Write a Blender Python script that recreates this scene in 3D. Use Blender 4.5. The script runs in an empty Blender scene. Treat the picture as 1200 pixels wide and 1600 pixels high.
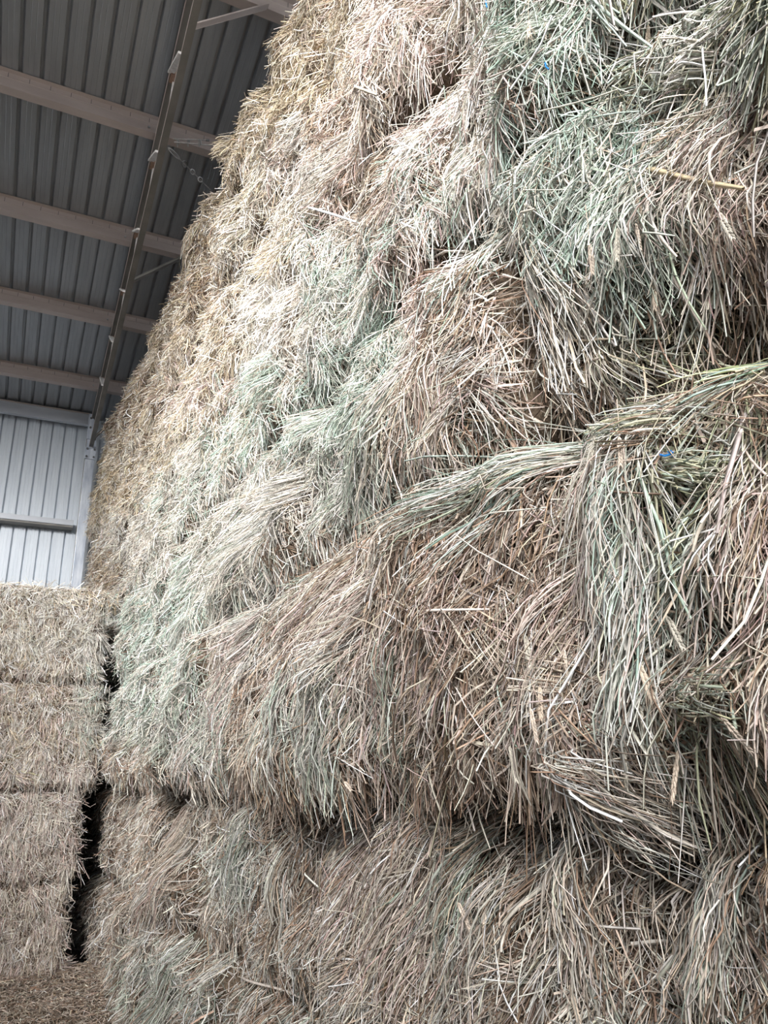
import bpy, bmesh, math, random
import numpy as np
from mathutils import Matrix, Vector

random.seed(7)
rng = np.random.default_rng(11)
scene = bpy.context.scene
COL = scene.collection
EYE = 1.65                                     # eye height above the shed floor

# ------------------------------------------------------------------ camera
F = 1188.2
YAW, PITCH, ROLL = (math.radians(a) for a in (25.9425, 18.6352, -1.36))
SLOPE = math.tan(math.radians(6.44))           # the roof falls towards the end wall


def cam_axes():
    cy, sy = math.cos(YAW), math.sin(YAW)
    f = np.array([sy * math.cos(PITCH), cy * math.cos(PITCH), math.sin(PITCH)])
    r = np.array([cy, -sy, 0.0])
    u = np.cross(r, f)
    c, s = math.cos(ROLL), math.sin(ROLL)
    return c * r + s * u, -s * r + c * u, f


CR, CU, CF = cam_axes()
cam = bpy.data.cameras.new('camera')
cam.sensor_fit = 'VERTICAL'
cam.sensor_height = 36
cam.lens = 36 * F / 1600
cam.clip_start = 0.05
cam_ob = bpy.data.objects.new('camera', cam)
COL.objects.link(cam_ob)
M3 = Matrix((CR, CU, -CF)).transposed()
cam_ob.matrix_world = Matrix.Translation((0, 0, EYE)) @ M3.to_4x4()
scene.camera = cam_ob


def ray(x, y):
    return CF + (x - 600) / F * CR - (y - 800) / F * CU


def project(P):
    q = P - np.array([0, 0, EYE])
    w = np.maximum(q @ CF, 0.05)
    return 600 + F * (q @ CR) / w, 800 - F * (q @ CU) / w


def on_roof(x, y, z0):
    """point on the plane parallel to the roof that is z0 above the eye at Y = 12.7"""
    d = ray(x, y)
    k = (z0 + SLOPE * 12.7) / (d[2] + SLOPE * d[1])
    p = d * k
    p[2] += EYE
    return p


def roof_z(y, z0):
    return EYE + z0 + SLOPE * (12.7 - y)


# ------------------------------------------------------------------ tags
def tag(o, label, cat, group=None, kind=None):
    o['label'] = label
    o['category'] = cat
    if group:
        o['group'] = group
    if kind:
        o['kind'] = kind
    return o


def struct(o, label=None, cat=None):
    o['kind'] = 'structure'
    if label:
        o['label'] = label
        o['category'] = cat
    return o


def empty(name, loc=(0, 0, 0)):
    o = bpy.data.objects.new(name, None)
    o.location = loc
    o.empty_display_size = 0.1
    COL.objects.link(o)
    return o


def link(name, me, mat, parent=None, smooth=False):
    o = bpy.data.objects.new(name, me)
    COL.objects.link(o)
    me.materials.append(mat)
    if smooth:
        me.polygons.foreach_set('use_smooth', np.ones(len(me.polygons), dtype=bool))
    if parent is not None:
        o.parent = parent
        o.matrix_parent_inverse = Matrix.Translation(parent.location).inverted()
    return o


# ------------------------------------------------------------------ materials
def new_mat(name):
    m = bpy.data.materials.new(name)
    m.use_nodes = True
    return m, m.node_tree.nodes, m.node_tree.links, m.node_tree.nodes['Principled BSDF']


def metal_mat(name, c0, c1, rough, metallic, scale=(3, 3, 3), bump=0.0, rust=0.0):
    m, N, L, b = new_mat(name)
    tc = N.new('ShaderNodeTexCoord')
    mp = N.new('ShaderNodeMapping')
    mp.inputs['Scale'].default_value = scale
    L.new(tc.outputs['Object'], mp.inputs['Vector'])
    nz = N.new('ShaderNodeTexNoise')
    nz.inputs['Scale'].default_value = 2.0
    nz.inputs['Detail'].default_value = 6
    nz.inputs['Roughness'].default_value = 0.6
    L.new(mp.outputs['Vector'], nz.inputs['Vector'])
    rp = N.new('ShaderNodeValToRGB')
    rp.color_ramp.elements[0].position = 0.35
    rp.color_ramp.elements[1].position = 0.65
    rp.color_ramp.elements[0].color = (*c0, 1)
    rp.color_ramp.elements[1].color = (*c1, 1)
    L.new(nz.outputs['Fac'], rp.inputs['Fac'])
    out = rp.outputs['Color']
    if rust:
        n2 = N.new('ShaderNodeTexNoise')
        n2.inputs['Scale'].default_value = 9
        n2.inputs['Detail'].default_value = 8
        L.new(tc.outputs['Object'], n2.inputs['Vector'])
        r2 = N.new('ShaderNodeValToRGB')
        r2.color_ramp.elements[0].position = 1 - rust
        r2.color_ramp.elements[1].position = min(1.0, 1.08 - rust)
        L.new(n2.outputs['Fac'], r2.inputs['Fac'])
        mx = N.new('ShaderNodeMix')
        mx.data_type = 'RGBA'
        L.new(r2.outputs['Color'], mx.inputs['Factor'])
        L.new(out, mx.inputs['A'])
        mx.inputs['B'].default_value = (0.25, 0.10, 0.05, 1)
        out = mx.outputs['Result']
    L.new(out, b.inputs['Base Color'])
    b.inputs['Roughness'].default_value = rough
    b.inputs['Metallic'].default_value = metallic
    if bump:
        bp = N.new('ShaderNodeBump')
        bp.inputs['Strength'].default_value = bump
        bp.inputs['Distance'].default_value = 0.004
        L.new(nz.outputs['Fac'], bp.inputs['Height'])
        L.new(bp.outputs['Normal'], b.inputs['Normal'])
    return m


M = {}
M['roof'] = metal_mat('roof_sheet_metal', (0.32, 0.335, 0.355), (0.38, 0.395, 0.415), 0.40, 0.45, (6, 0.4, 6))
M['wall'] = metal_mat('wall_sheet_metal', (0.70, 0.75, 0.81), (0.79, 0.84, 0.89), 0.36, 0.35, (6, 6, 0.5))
M['purlin'] = metal_mat('purlin_steel', (0.50, 0.425, 0.39), (0.57, 0.49, 0.45), 0.5, 0.35, (1, 4, 4))
M['girt'] = metal_mat('girt_steel', (0.55, 0.57, 0.61), (0.63, 0.65, 0.69), 0.42, 0.6, (1, 4, 4))
M['steel'] = metal_mat('truss_steel', (0.20, 0.19, 0.175), (0.26, 0.245, 0.225), 0.55, 0.3, (2, 2, 2))
M['web'] = metal_mat('galvanised_web_steel', (0.66, 0.63, 0.61), (0.92, 0.90, 0.88), 0.5, 0.15, (14, 14, 14), 0.4, 0.28)
M['rust'] = metal_mat('rusty_weld_steel', (0.32, 0.18, 0.12), (0.44, 0.30, 0.23), 0.8, 0.1, (8, 8, 8))
M['galv'] = metal_mat('galvanised_column_steel', (0.40, 0.45, 0.54), (0.78, 0.82, 0.88), 0.36, 0.4, (6, 6, 0.9), 0.1)
M['bolt'] = metal_mat('bolt_steel', (0.10, 0.10, 0.10), (0.2, 0.2, 0.2), 0.5, 0.6, (9, 9, 9))
M['zinc'] = metal_mat('bright_zinc', (0.36, 0.36, 0.36), (0.6, 0.6, 0.6), 0.35, 0.5, (9, 9, 9))
M['cable'] = metal_mat('cable_steel', (0.35, 0.33, 0.31), (0.5, 0.47, 0.45), 0.45, 0.5, (20, 20, 20))


def hay_core_mat():  # tone darkened so the gaps between stems look like deep shadow
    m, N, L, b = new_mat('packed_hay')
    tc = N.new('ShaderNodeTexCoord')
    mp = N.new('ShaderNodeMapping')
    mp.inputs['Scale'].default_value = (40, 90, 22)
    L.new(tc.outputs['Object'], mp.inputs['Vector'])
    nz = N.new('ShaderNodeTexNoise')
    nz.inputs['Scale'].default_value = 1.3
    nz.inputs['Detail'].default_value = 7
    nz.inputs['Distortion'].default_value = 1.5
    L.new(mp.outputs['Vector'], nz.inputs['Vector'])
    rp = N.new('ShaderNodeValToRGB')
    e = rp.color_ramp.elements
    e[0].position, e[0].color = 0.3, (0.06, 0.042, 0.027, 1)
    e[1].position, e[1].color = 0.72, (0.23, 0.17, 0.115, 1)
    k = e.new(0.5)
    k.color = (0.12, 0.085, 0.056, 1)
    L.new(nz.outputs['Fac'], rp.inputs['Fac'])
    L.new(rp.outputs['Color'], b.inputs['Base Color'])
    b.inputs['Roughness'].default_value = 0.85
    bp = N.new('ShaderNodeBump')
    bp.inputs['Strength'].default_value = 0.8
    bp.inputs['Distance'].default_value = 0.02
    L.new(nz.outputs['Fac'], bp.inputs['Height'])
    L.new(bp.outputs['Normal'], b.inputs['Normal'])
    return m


def straw_mat(name, rough=0.55, spec=0.35):
    m, N, L, b = new_mat(name)
    at = N.new('ShaderNodeAttribute')
    at.attribute_name = 'straw_color'
    tc = N.new('ShaderNodeTexCoord')
    nz = N.new('ShaderNodeTexNoise')
    nz.inputs['Scale'].default_value = 60
    nz.inputs['Detail'].default_value = 3
    L.new(tc.outputs['Object'], nz.inputs['Vector'])
    mr = N.new('ShaderNodeMapRange')
    mr.inputs['From Min'].default_value = 0.3
    mr.inputs['From Max'].default_value = 0.7
    mr.inputs['To Min'].default_value = 0.8
    mr.inputs['To Max'].default_value = 1.15
    L.new(nz.outputs['Fac'], mr.inputs['Value'])
    mx = N.new('ShaderNodeMix')
    mx.data_type = 'RGBA'
    mx.blend_type = 'MULTIPLY'
    mx.inputs['Factor'].default_value = 1
    L.new(at.outputs['Color'], mx.inputs['A'])
    L.new(mr.outputs['Result'], mx.inputs['B'])
    L.new(mx.outputs['Result'], b.inputs['Base Color'])
    b.inputs['Roughness'].default_value = rough
    b.inputs['Specular IOR Level'].default_value = spec
    return m


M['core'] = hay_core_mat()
M['straw'] = straw_mat('dry_straw')
M['head'] = straw_mat('seed_head_straw', 0.6, 0.25)


def plain_mat(name, c, rough=0.7):
    m, N, L, b = new_mat(name)
    nz = N.new('ShaderNodeTexNoise')
    nz.inputs['Scale'].default_value = 80
    rp = N.new('ShaderNodeValToRGB')
    rp.color_ramp.elements[0].color = (*[k * 0.75 for k in c], 1)
    rp.color_ramp.elements[1].color = (*c, 1)
    L.new(nz.outputs['Fac'], rp.inputs['Fac'])
    L.new(rp.outputs['Color'], b.inputs['Base Color'])
    b.inputs['Roughness'].default_value = rough
    return m


M['blue'] = plain_mat('blue_twine_plastic', (0.02, 0.22, 0.62), 0.4)


def ground_mat():
    m, N, L, b = new_mat('dusty_earth')
    tc = N.new('ShaderNodeTexCoord')
    nz = N.new('ShaderNodeTexNoise')
    nz.inputs['Scale'].default_value = 3
    nz.inputs['Detail'].default_value = 9
    L.new(tc.outputs['Object'], nz.inputs['Vector'])
    rp = N.new('ShaderNodeValToRGB')
    rp.color_ramp.elements[0].position = 0.3
    rp.color_ramp.elements[1].position = 0.7
    rp.color_ramp.elements[0].color = (0.16, 0.14, 0.12, 1)
    rp.color_ramp.elements[1].color = (0.25, 0.22, 0.19, 1)
    L.new(nz.outputs['Fac'], rp.inputs['Fac'])
    L.new(rp.outputs['Color'], b.inputs['Base Color'])
    b.inputs['Roughness'].default_value = 0.95
    return m


M['ground'] = ground_mat()


# ------------------------------------------------------------------ small mesh tools
class MB:
    def __init__(self):
        self.v, self.f = [], []

    def box(self, lo, hi, fn=None):
        b = len(self.v)
        for z in (lo[2], hi[2]):
            for y in (lo[1], hi[1]):
                for x in (lo[0], hi[0]):
                    self.v.append((x, y, z) if fn is None else fn(x, y, z))
        for q in ((0, 2, 3, 1), (4, 5, 7, 6), (0, 1, 5, 4), (2, 6, 7, 3), (0, 4, 6, 2), (1, 3, 7, 5)):
            self.f.append(tuple(b + i for i in q))
        return self

    def bar(self, a, c, w, h, up=(0, 0, 1)):
        """rectangular bar from a to c, w wide, h high"""
        a, c = Vector(a), Vector(c)
        t = (c - a).normalized()
        s = t.cross(Vector(up))
        s.normalize()
        n = s.cross(t)
        b = len(self.v)
        for p in (a, c):
            for i, j in ((-1, -1), (1, -1), (1, 1), (-1, 1)):
                self.v.append(tuple(p + s * (i * w / 2) + n * (j * h / 2)))
        for q in ((0, 3, 2, 1), (4, 5, 6, 7), (0, 1, 5, 4), (1, 2, 6, 5), (2, 3, 7, 6), (3, 0, 4, 7)):
            self.f.append(tuple(b + i for i in q))
        return self

    def tube(self, pts, r, n=8):
        pts = [Vector(p) for p in pts]
        b = len(self.v)
        prev = None
        for i, p in enumerate(pts):
            t = (pts[min(i + 1, len(pts) - 1)] - pts[max(i - 1, 0)]).normalized()
            s = t.orthogonal().normalized() if prev is None else (prev - t * prev.dot(t)).normalized()
            prev = s
            k = t.cross(s)
            for j in range(n):
                a = 2 * math.pi * j / n
                self.v.append(tuple(p + (s * math.cos(a) + k * math.sin(a)) * r))
        for i in range(len(pts) - 1):
            for j in range(n):
                j2 = (j + 1) % n
                self.f.append((b + i * n + j, b + i * n + j2, b + (i + 1) * n + j2, b + (i + 1) * n + j))
        self.f.append(tuple(b + j for j in reversed(range(n))))
        e = b + (len(pts) - 1) * n
        self.f.append(tuple(e + j for j in range(n)))
        return self

    def extrude(self, prof, p0, p1, fn, closed=False):
        """profile of (a, b) points swept between two stations"""
        b = len(self.v)
        n = len(prof)
        for st in (p0, p1):
            for a, c in prof:
                self.v.append(fn(st, a, c))
        for i in range(n if closed else n - 1):
            j = (i + 1) % n
            self.f.append((b + i, b + j, b + n + j, b + n + i))
        if closed:
            self.f.append(tuple(b + i for i in reversed(range(n))))
            self.f.append(tuple(b + n + i for i in range(n)))
        return self

    def build(self, name, mat, parent=None, smooth=False, bevel=0.0):
        me = bpy.data.meshes.new(name)
        me.from_pydata([tuple(map(float, p)) for p in self.v], [], self.f)
        me.update()
        o = link(name, me, mat, parent, smooth)
        if bevel:
            md = o.modifiers.new('bevel', 'BEVEL')
            md.width = bevel
            md.segments = 2
        return o


# ------------------------------------------------------------------ shed shell
PITCHR = 0.1906                                # rib pitch of the sheeting


RIB_ROOF = ((0.0, 0.0), (0.002, 0.036), (0.026, 0.034), (0.046, 0.0))
RIB_WALL = ((0.006, 0.0), (0.000, 0.060), (0.042, 0.060), (0.034, 0.0))


def sheet_profile(x0, x1, phase=0.0, rib=RIB_ROOF, fl=0.0018):
    """ribbed sheet seen from inside: flat pans with two flutes, ribs are channels going outward"""
    pts = []
    k0 = int(math.floor((x0 - phase) / PITCHR))
    k1 = int(math.ceil((x1 - phase) / PITCHR))
    for k in range(k0, k1):
        x = phase + k * PITCHR
        for a, c in rib + ((0.088, 0.0), (0.0905, fl), (0.0935, fl), (0.096, 0.0),
                           (0.136, 0.0), (0.1385, fl), (0.1415, fl), (0.144, 0.0)):
            pts.append((x + a, c))
    return pts


RX0, RX1 = -10.0, 7.0
ROOF_FRONT = -0.8
SHEET = 5.845                                  # underside of the roof sheet above the eye at Y = 12.7
mb = MB()
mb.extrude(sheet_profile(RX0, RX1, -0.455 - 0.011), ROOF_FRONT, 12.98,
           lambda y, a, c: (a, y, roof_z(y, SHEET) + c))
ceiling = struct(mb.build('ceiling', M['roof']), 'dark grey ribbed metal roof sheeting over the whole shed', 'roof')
sol = ceiling.modifiers.new('thickness', 'SOLIDIFY')
sol.thickness = 0.0015
sol.offset = 1

mb = MB()
mb.extrude(sheet_profile(RX0, RX1, -0.0364 * 12.9 - 0.012, RIB_WALL, 0.004), 0.0, EYE + 5.84,
           lambda z, a, c: (a, 12.9 + c, z))
wall_back = struct(mb.build('wall_back', M['wall']), 'pale ribbed metal end wall behind the left hay stack', 'wall')
sol = wall_back.modifiers.new('thickness', 'SOLIDIFY')
sol.thickness = 0.0015
sol.offset = -1

mb = MB()
mb.extrude(sheet_profile(-1.0, 12.9), 0.0, 1.0,
           lambda st, a, c: (3.6 + c, a, st * (roof_z(a, SHEET) - 0.03)))
wall_right = struct(mb.build('wall_right', M['wall']), 'ribbed metal side wall hidden behind the tall stack', 'wall')

mb = MB()
mb.extrude(sheet_profile(-6.0, 12.9), 0.0, 5.7, lambda z, a, c: (-4.5 - c, a, z))  # added out of view, height set to shade the lower hay
shade_wall_left = struct(mb.build('shade_wall_left', M['wall']), 'added unseen ribbed metal wall, shades the lower hay from the left, open above', 'wall')

mb = MB()
mb.extrude(sheet_profile(-4.5, 3.6), 0.0, 5.4, lambda z, a, c: (a, -6.0 - c, z))  # out-of-view wall added to keep low front light off the near hay
shade_wall_front = struct(mb.build('shade_wall_front', M['wall']), 'added unseen ribbed metal wall behind the viewer, shades the near lower hay, open above', 'wall')

mb = MB()
mb.box((-60, -60, -0.2), (60, 60, 0.0))
floor = struct(mb.build('floor', M['ground']), 'dusty earth floor of the shed', 'floor')

# ------------------------------------------------------------------ purlins
PUR = [4.96, 6.627, 8.264, 9.91, 11.608]
PH = 0.185
pur_name = ['cut off by the top edge above the tall stack', 'highest complete one, meeting the truss beside the cable clamps',
            'second complete one down, above the thin grey brace', 'third complete one down, below the thin grey brace',
            'lowest one, next above the end wall beam']


def purlin_fn(y0):
    return lambda x, a, c: (x, y0 + a, roof_z(y0, 5.66) + c + SLOPE * 0)


for y0, nm in zip(PUR, pur_name):
    t = empty('purlin', (0.0, y0, roof_z(y0, 5.66)))
    tag(t, 'pinkish grey steel roof purlin, ' + nm, 'purlin', 'roof purlins')
    z = MB()
    # Z section: bottom lip, bottom flange to the far side, web with a stiffening crease, top flange
    prof = [(0.100, 0.018), (0.103, 0.018), (0.103, -0.0), (0.0, 0.0), (0.0, 0.104), (-0.006, 0.109), (-0.006, PH - 0.02),
            (-0.006, PH - 0.016), (-0.045, PH - 0.006), (-0.045, PH - 0.003), (-0.003, PH - 0.004),
            (0.003, PH - 0.01), (0.003, 0.003), (0.100, 0.003)]
    z.extrude(prof, RX0, RX1, purlin_fn(y0), closed=True)
    z.build('purlin_web', M['purlin'], t)
    b = MB()
    for xb in (0.60,):
        zz = roof_z(y0, 5.66) + 0.05
        b.tube([(xb, y0 + 0.002, zz), (xb, y0 - 0.014, zz)], 0.012, 8)
    b.build('bolt', M['zinc'], t)
    s = MB()
    k = -60
    while k * PITCHR < RX1 - 0.3:
        xs = -0.455 + k * PITCHR + 0.10
        if xs > -2.2 and xs < 2.2:
            zz = roof_z(y0, 5.66)
            s.box((xs - 0.0025, y0 - 0.0085, zz + 0.112), (xs + 0.0025, y0 - 0.005, zz + 0.165))
        k += 1
    s.build('screw_row', M['bolt'], t)['kind'] = 'stuff'

# eave beam along the top of the end wall
t = empty('eave_beam', (0, 12.68, EYE + 5.64))
tag(t, 'wide grey steel beam along the top of the end wall', 'beam')
z = MB()
prof = [(0.0, 0.0), (0.09, 0.0), (0.09, 0.2), (-0.03, 0.2), (-0.03, 0.188), (0.0, 0.185)]
z.extrude(prof, RX0, 0.665, lambda x, a, c: (x, 12.68 + a, EYE + 5.62 + c), closed=True)
z.build('beam_channel', M['girt'], t, bevel=0.003)
z = MB()
z.extrude([(-0.034, 0.186), (-0.034, 0.202), (-0.018, 0.202), (-0.018, 0.186)], RX0, 0.665,
          lambda x, a, c: (x, 12.68 + a, EYE + 5.62 + c), closed=True)
z.build('top_lip', M['purlin'], t)

# wall girts, one on each side of the column
for x0, x1, lab in ((RX0, 0.583, 'pale blue-grey horizontal wall girt left of the column'),
                    (0.795, 3.5, 'short visible length of wall girt between column and tall stack')):
    t = empty('wall_girt', ((x0 + x1) / 2, 12.6, EYE + 3.85))
    tag(t, lab, 'girt', 'wall girts')
    z = MB()
    prof = [(0.0, -0.02), (0.0, 0.07), (0.2, 0.07), (0.2, 0.06), (0.012, 0.06), (0.012, -0.02)]
    z.extrude(prof, x0, x1, lambda x, a, c: (x, 12.66 + a, EYE + 3.84 + c), closed=True)
    z.build('girt_channel', M['girt'], t, bevel=0.003)
    z = MB()
    z.box((x0, 12.67, EYE + 3.79), (x1, 12.86, EYE + 3.815))
    z.build('lower_flange', M['steel'], t)

# ------------------------------------------------------------------ steel column with its plates
t = empty('steel_column', (0.72, 12.6, 0))
tag(t, 'mottled galvanised steel column in front of the end wall', 'column')
c = MB()
c.box((0.640, 12.42, 0), (0.785, 12.44, EYE + 5.25))
c.build('front_flange', M['galv'], t, bevel=0.003)
c = MB()
c.box((0.704, 12.44, 0), (0.716, 12.62, EYE + 5.25))
c.box((0.640, 12.62, 0), (0.785, 12.64, EYE + 5.55))
c.build('web_and_rear_flange', M['steel'], t)
c = MB()
c.box((0.628, 12.395, EYE + 4.90), (0.790, 12.42, EYE + 5.10))
c.build('seat_plate', M['galv'], t, bevel=0.003)
c = MB()
c.box((0.628, 12.395, EYE + 5.25), (0.715, 12.42, EYE + 5.70))
c.build('top_plate', M['galv'], t, bevel=0.003)
for (bx, bz) in ((0.655, 4.935), (0.765, 4.935), (0.655, 5.07), (0.768, 5.07), (0.665, 5.62), (0.668, 5.45)):
    b = MB()
    b.tube([(bx, 12.40, EYE + bz), (bx, 12.372, EYE + bz)], 0.017, 6)
    b.build('bolt', M['bolt'], t)

# ------------------------------------------------------------------ roof truss
TB, TT = 5.06, 5.585                           # undersides of bottom and top chord at Y = 12.7
t = empty('roof_truss', (0.71, 4.0, roof_z(4.0, TB)))
tag(t, 'grey welded steel roof truss running down to the column', 'truss')
Y0, Y1 = ROOF_FRONT + 0.1, 12.36


def chord(x0, x1, zl, zh, y0=Y0, y1=Y1):
    m = MB()
    m.extrude([(x0, zl), (x1, zl), (x1, zh), (x0, zh)], y0, y1, lambda y, a, c: (a, y, roof_z(y, 0) + c), closed=True)
    return m


chord(0.676, 0.742, TB, TB + 0.006).build('bottom_chord', M['steel'], t)
m = chord(0.676, 0.682, TB + 0.006, TB + 0.05)
m.build('chord_lip', M['purlin'], t)
chord(0.672, 0.742, TT, TT + 0.07, Y0, 12.42).build('top_chord', M['steel'], t)
m = chord(0.668, 0.672, TT - 0.012, TT + 0.05, Y0, 12.42)
m.build('top_chord_lip', M['purlin'], t)
# web joints read off the photograph at the top chord
joint_px = [(264, 118), (237, 256), (212, 366), (189, 455), (171, 528), (156, 592), (146, 655)]
jy = sorted(on_roof(x, y, TT)[1] for x, y in joint_px)
step = (jy[-1] - jy[0]) / (len(jy) - 1)
ys = [jy[0] - step * k for k in range(8, 0, -1)] + jy
for i, y in enumerate(ys):
    if y < Y0 + 0.3 or y > 12.35:
        continue
    yb = y - 0.62 * step
    a = (0.680, y - 0.03, roof_z(y, TT) + 0.01)
    b_ = (0.680, yb, roof_z(yb, TB) + 0.012)
    w = MB()
    w.bar(a, b_, 0.060, 0.02)
    w.build('web_bar', M['web'], t)
    w = MB()
    b_ = (0.722, b_[1], b_[2])
    w.bar(b_, (0.722, y - step + 0.02, roof_z(y - step, TT) + 0.01), 0.026, 0.02)
    w.build('web_bar', M['web'], t)
    g = MB()
    g.box((0.680, y - 0.06, roof_z(y, TT) - 0.03), (0.735, y + 0.05, roof_z(y, TT) + 0.02))
    g.build('weld_plate', M['rust'], t)

# fly braces from the truss bottom chord up to the purlins
for (y0, lab) in ((4.96, 'pinkish flat steel brace, uppermost one right of the truss'),
                  (8.264, 'thin grey steel brace from truss to purlin, halfway along the roof'),
                  (12.15, 'short dark steel brace beside the column top, partly behind hay')):
    z = MB()
    x1 = 1.36 if y0 < 12 else 1.15
    z1 = roof_z(y0, 5.66) + 0.01
    a, b_ = (0.72, y0 - 0.02, roof_z(y0, TB) + 0.03), (x1, y0 - 0.02, z1)
    z.bar(a, b_, 0.012, 0.06, (0, -1, 0.0))
    z.bar((a[0], a[1] + 0.02, a[2] + 0.02), (b_[0], b_[1] + 0.02, b_[2] + 0.02), 0.05, 0.008, (0, 1, 1))
    tag(z.build('fly_brace', M['purlin'] if y0 < 5 else M['steel']), lab, 'brace', 'fly braces')

# cable brace with three clamps, and the chain and turnbuckle under it
t = empty('bracing_cable', (0.75, 6.2, roof_z(6.2, 5.3)))
tag(t, 'thin steel bracing cable doubled back with three clamps beside the truss', 'cable')
pa, pb, pe = on_roof(272, 222, 5.35), on_roof(372, 231, 5.52), on_roof(322, 219, 5.45)
m = MB().tube([pa, pb + (pb - pa) * 0.6], 0.007, 6)
m.build('cable_strand', M['cable'], t)
pc = on_roof(272, 217, 5.36)
m = MB().tube([pc, (pc + pe) / 2, pe], 0.006, 6)
m.build('cable_tail', M['cable'], t)
m = MB().tube([pe, pe + (pe - pc) * 0.1], 0.011, 8)
m.build('cable_end', M['bolt'], t)
for fx in (277, 293.5, 311):
    p, q = on_roof(fx, 217.5, 5.42), on_roof(fx, 229, 5.40)
    m = MB().tube([p, q], 0.008, 6)
    m.tube([p + np.array([0.012, 0, 0]), p * 0.4 + q * 0.6 + np.array([0.02, 0, 0])], 0.008, 6)
    m.build('cable_clamp', M['zinc'], t)

t = empty('turnbuckle_chain', (0.75, 6.4, roof_z(6.4, 5.2)))
tag(t, 'dark chain with turnbuckle hanging between truss and tall stack', 'chain')
p0, p1 = on_roof(263, 231, 5.25), on_roof(322, 290, 5.35)


def lerp(k):
    return p0 + (p1 - p0) * k


m = MB().tube([lerp(0.0), lerp(1.15)], 0.004, 6)
m.build('cable_strand', M['cable'], t)
side = np.cross(p1 - p0, [0, 0, 1.0])
side /= np.linalg.norm(side)
upv = np.cross(side, (p1 - p0) / np.linalg.norm(p1 - p0))


def ring(k, ln, wd, r):
    c, ax = lerp(k), (p1 - p0) / np.linalg.norm(p1 - p0)
    pts = [c + ax * ln * math.cos(a) + (side + upv) * 0.7 * wd * math.sin(a) for a in np.linspace(0, 2 * math.pi, 15)]
    return MB().tube(pts, r, 6)


ring(0.14, 0.09, 0.016, 0.005).build('turnbuckle', M['zinc'], t)
for k in (0.41,):
    ring(k, 0.035, 0.028, 0.008).build('chain_link', M['bolt'], t)
for k in (0.62, 0.83):
    ring(k, 0.032, 0.022, 0.007).build('chain_link', M['zinc'], t)

# ------------------------------------------------------------------ hay
PAL = {
    'pale': [(0.70, 0.62, 0.53), (0.62, 0.55, 0.46), (0.76, 0.70, 0.62)],
    'white': [(0.84, 0.79, 0.71), (0.78, 0.73, 0.64)],
    'pink': [(0.56, 0.43, 0.385), (0.66, 0.54, 0.50), (0.47, 0.345, 0.305)],
    'tan': [(0.52, 0.43, 0.345), (0.44, 0.35, 0.27), (0.60, 0.52, 0.43)],
    'brown': [(0.25, 0.165, 0.115), (0.34, 0.235, 0.165), (0.19, 0.125, 0.085)],
    'gold': [(0.46, 0.365, 0.24), (0.36, 0.275, 0.17), (0.56, 0.47, 0.33)],
    'mint': [(0.43, 0.54, 0.465), (0.345, 0.46, 0.385), (0.56, 0.64, 0.57)],
    'graygreen': [(0.36, 0.41, 0.34), (0.46, 0.50, 0.43), (0.27, 0.31, 0.255)],
    'gray': [(0.53, 0.51, 0.46), (0.61, 0.58, 0.53), (0.44, 0.43, 0.39)],
    'olive': [(0.39, 0.38, 0.25), (0.32, 0.32, 0.21), (0.46, 0.45, 0.32)],
    'lime': [(0.52, 0.53, 0.28), (0.46, 0.49, 0.26)],
}
KEYS = list(PAL)
PC = np.zeros((len(KEYS), 3, 3))
for i, k in enumerate(KEYS):
    for j in range(3):
        PC[i, j] = PAL[k][j % len(PAL[k])]
KI = {k: i for i, k in enumerate(KEYS)}

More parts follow.
